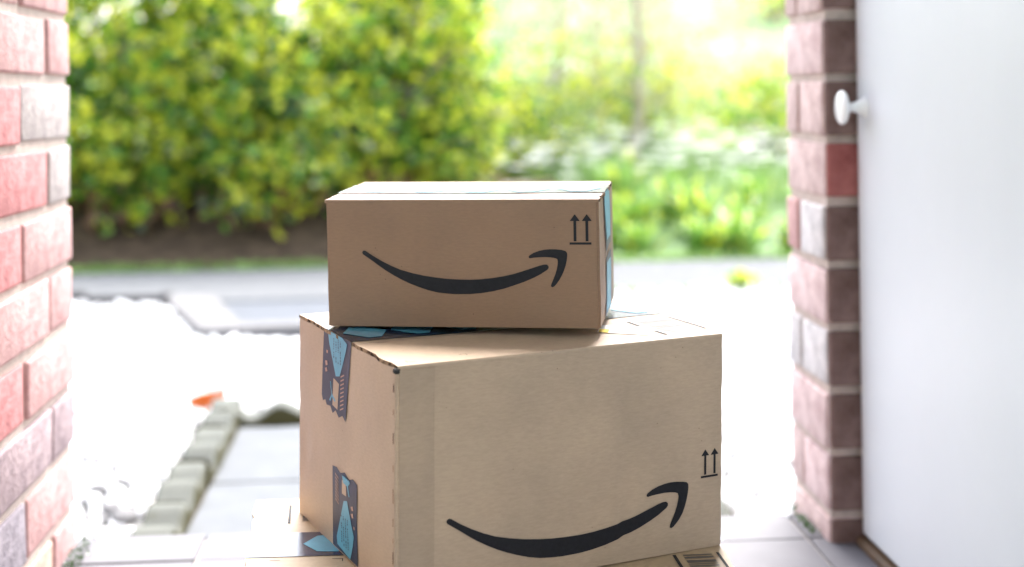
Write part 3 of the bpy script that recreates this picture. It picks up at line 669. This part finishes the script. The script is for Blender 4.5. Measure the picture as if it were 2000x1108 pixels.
B2.decal('tape_hatching', 1, [[(.1236, .151 - .0035 * i), (.1236, .1498 - .0035 * i), (.1152, .1530 - .0035 * i), (.1152, .1542 - .0035 * i)] for i in range(9)] + [[(.1625, .157), (.1605, .153), (.156, .1545), (.157, .158)], [(.1625, .1505), (.1605, .1475), (.156, .149), (.158, .152)], rect(.156, .1595, .1645, .167)], M['peach'], .0008, t1)
B2.decal('tape_lettering', 1, text_rows((.1325, .1705), .022, .020, 4, 0, 5, .0021), M['navyside'], .0010, t1)
t2 = B2.decal('tape', 1, [[(.1418, .0704), (.131, .0716), (.122, .069), (.111, .0722), (.100, .069), (.091, .0719), (.0806, .0700), (.0824, .0012), (.1436, .0012)]], M['navyside'], .0005)
B2.decal('tape_print', 1, [[(.1129, .0476), (.1042, .0499), (.0893, .0237), (.0925, .0151), (.0998, .0016), (.1312, .0051), (.1328, .0115)], [(.1181, .0690), (.113, .0655), (.106, .0652), (.100, .0685), (.097, .067), (.102, .063), (.098, .055), (.1, .0545), (.1045, .0622), (.114, .0628)]], M['cyanside'], .0008, t2)
B2.decal('tape_window', 1, [[(.1175, .0645), (.1075, .0635), (.1065, .0531), (.1175, .0527)]], M['card2'], .0007, t2)
B2.decal('tape_hatching', 1, [[(.1345, .066 - .0031 * i), (.1345, .0649 - .0031 * i), (.1255, .0625 - .0031 * i), (.1255, .0636 - .0031 * i)] for i in range(8)] + [[(.0955, .0475), (.0925, .045), (.089, .046), (.0905, .0495)], [(.0955, .0415), (.0925, .039), (.089, .040), (.0905, .0435)], rect(.0865, .0895, .0305, .033)], M['peach'], .0008, t2)
B2.decal('tape_lettering', 1, text_rows((.1115, .0215), .021, .026, 4, 0, 8, .0021), M['navyside'], .0010, t2)
t3 = B2.decal('tape', 2, [rect(-.001, .3052, .0985, .165)], M['navy'], .0007)
q = []
for i in range(7): c = .004 + .044 * i; q.append([(c, .132), (c + .014, .108), (c + .026, .108), (c + .040, .132), (c + .026, .156), (c + .014, .156)])
B2.decal('tape_print', 2, q, M['cyan'], .0011, t3)
B2.decal('crease_mark', 2, [[(.003, .0875), (.06, .0925), (.12, .0945), (.12, .0951), (.06, .0931), (.003, .0881)]], M['inkgrey'], .0004)
B2.decal('corner_mark', 2, [rect(.0125, .0190, .0075, .0081), rect(.0125, .0131, .0075, .0125), rect(.060, .0665, .0165, .0171), rect(.0659, .0665, .0125, .017), rect(.018, .0255, .0865, .0871)], M['ink'], .0004)
B2.decal('barcode', 2, barcode(.262, .297, .022, .086, 1.6, 12), M['inkgrey'], .0004)
B2.decal('barcode_bar', 2, [rect(.2535, .2565, .052, .080), rect(.2535, .2565, .014, .034), rect(.2990, .3015, .022, .085)], M['ink'], .0004)
B2.decal('sticker', 2, [[(.205, .047), (.226, .076), (.257, .052), (.240, .019)]], M['sticker'], .0006)
B2.decal('sticker_print', 2, [[(.2065, .047), (.215, .0595), (.2215, .0535), (.2125, .041)]], M['yellow'], .0009)
# raw corner seam: dark open flutes along the near upright edge and the open corner
q = []; r = random.Random(3); v = .012
while v < .17:
    l = r.uniform(.004, .013); q.append([(.0042 + r.uniform(-.0004, .0004), v), (.0056, v), (.0056, v + l), (.0042, v + l)]); v += l + r.uniform(.006, .018)
B2.decal('corner_seam', 1, q, M['flute'], .0003)
bmq = boxbm(-.0016, .0040, -.0018, .0030, -.0022, .0020, .001); o = from_bm('open_corner', bmq, M['dark'], B2.root); o.location = B2.P(1, .0012, .1805); 

# --- top box
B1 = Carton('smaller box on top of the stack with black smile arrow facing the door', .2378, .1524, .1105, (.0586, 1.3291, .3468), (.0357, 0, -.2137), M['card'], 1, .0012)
B1.decal('smile_print', 0, logo(), M['ink'])
B1.decal('this_way_up_print', 0, this_way_up(.2125, .0715), M['ink'])
t4 = B1.decal('tape', 3, [rect(.045, .107, .059, .1101)], M['navyside'], .0006); t5 = B1.decal('tape', 3, [rect(.045, .107, .0006, .053)], M['navyside'], .0006)
B1.decal('tape_print', 3, [[(.052, .068), (.10, .066), (.102, .1095), (.050, .1098)]], M['cyanside'], .0009, t4); B1.decal('tape_print', 3, [[(.052, .004), (.10, .004), (.10, .046), (.052, .048)]], M['cyanside'], .0009, t5)
t6 = B1.decal('tape', 2, [rect(-.001, .2388, .045, .107)], M['navy'], .0007)
B1.decal('tape_print', 2, [[(.01 + .046 * i, .076), (.024 + .046 * i, .052), (.038 + .046 * i, .052), (.05 + .046 * i, .076), (.038 + .046 * i, .1), (.024 + .046 * i, .1)] for i in range(5)], M['cyan'], .0010, t6)
B1.decal('corner_mark', 2, [rect(.018, .0245, .012, .0127), rect(.22, .2265, .012, .0127)], M['ink'], .0004)
B1.decal('barcode_bar', 2, [rect(.150, .170, .030, .0325)], M['inkgrey'], .0004)
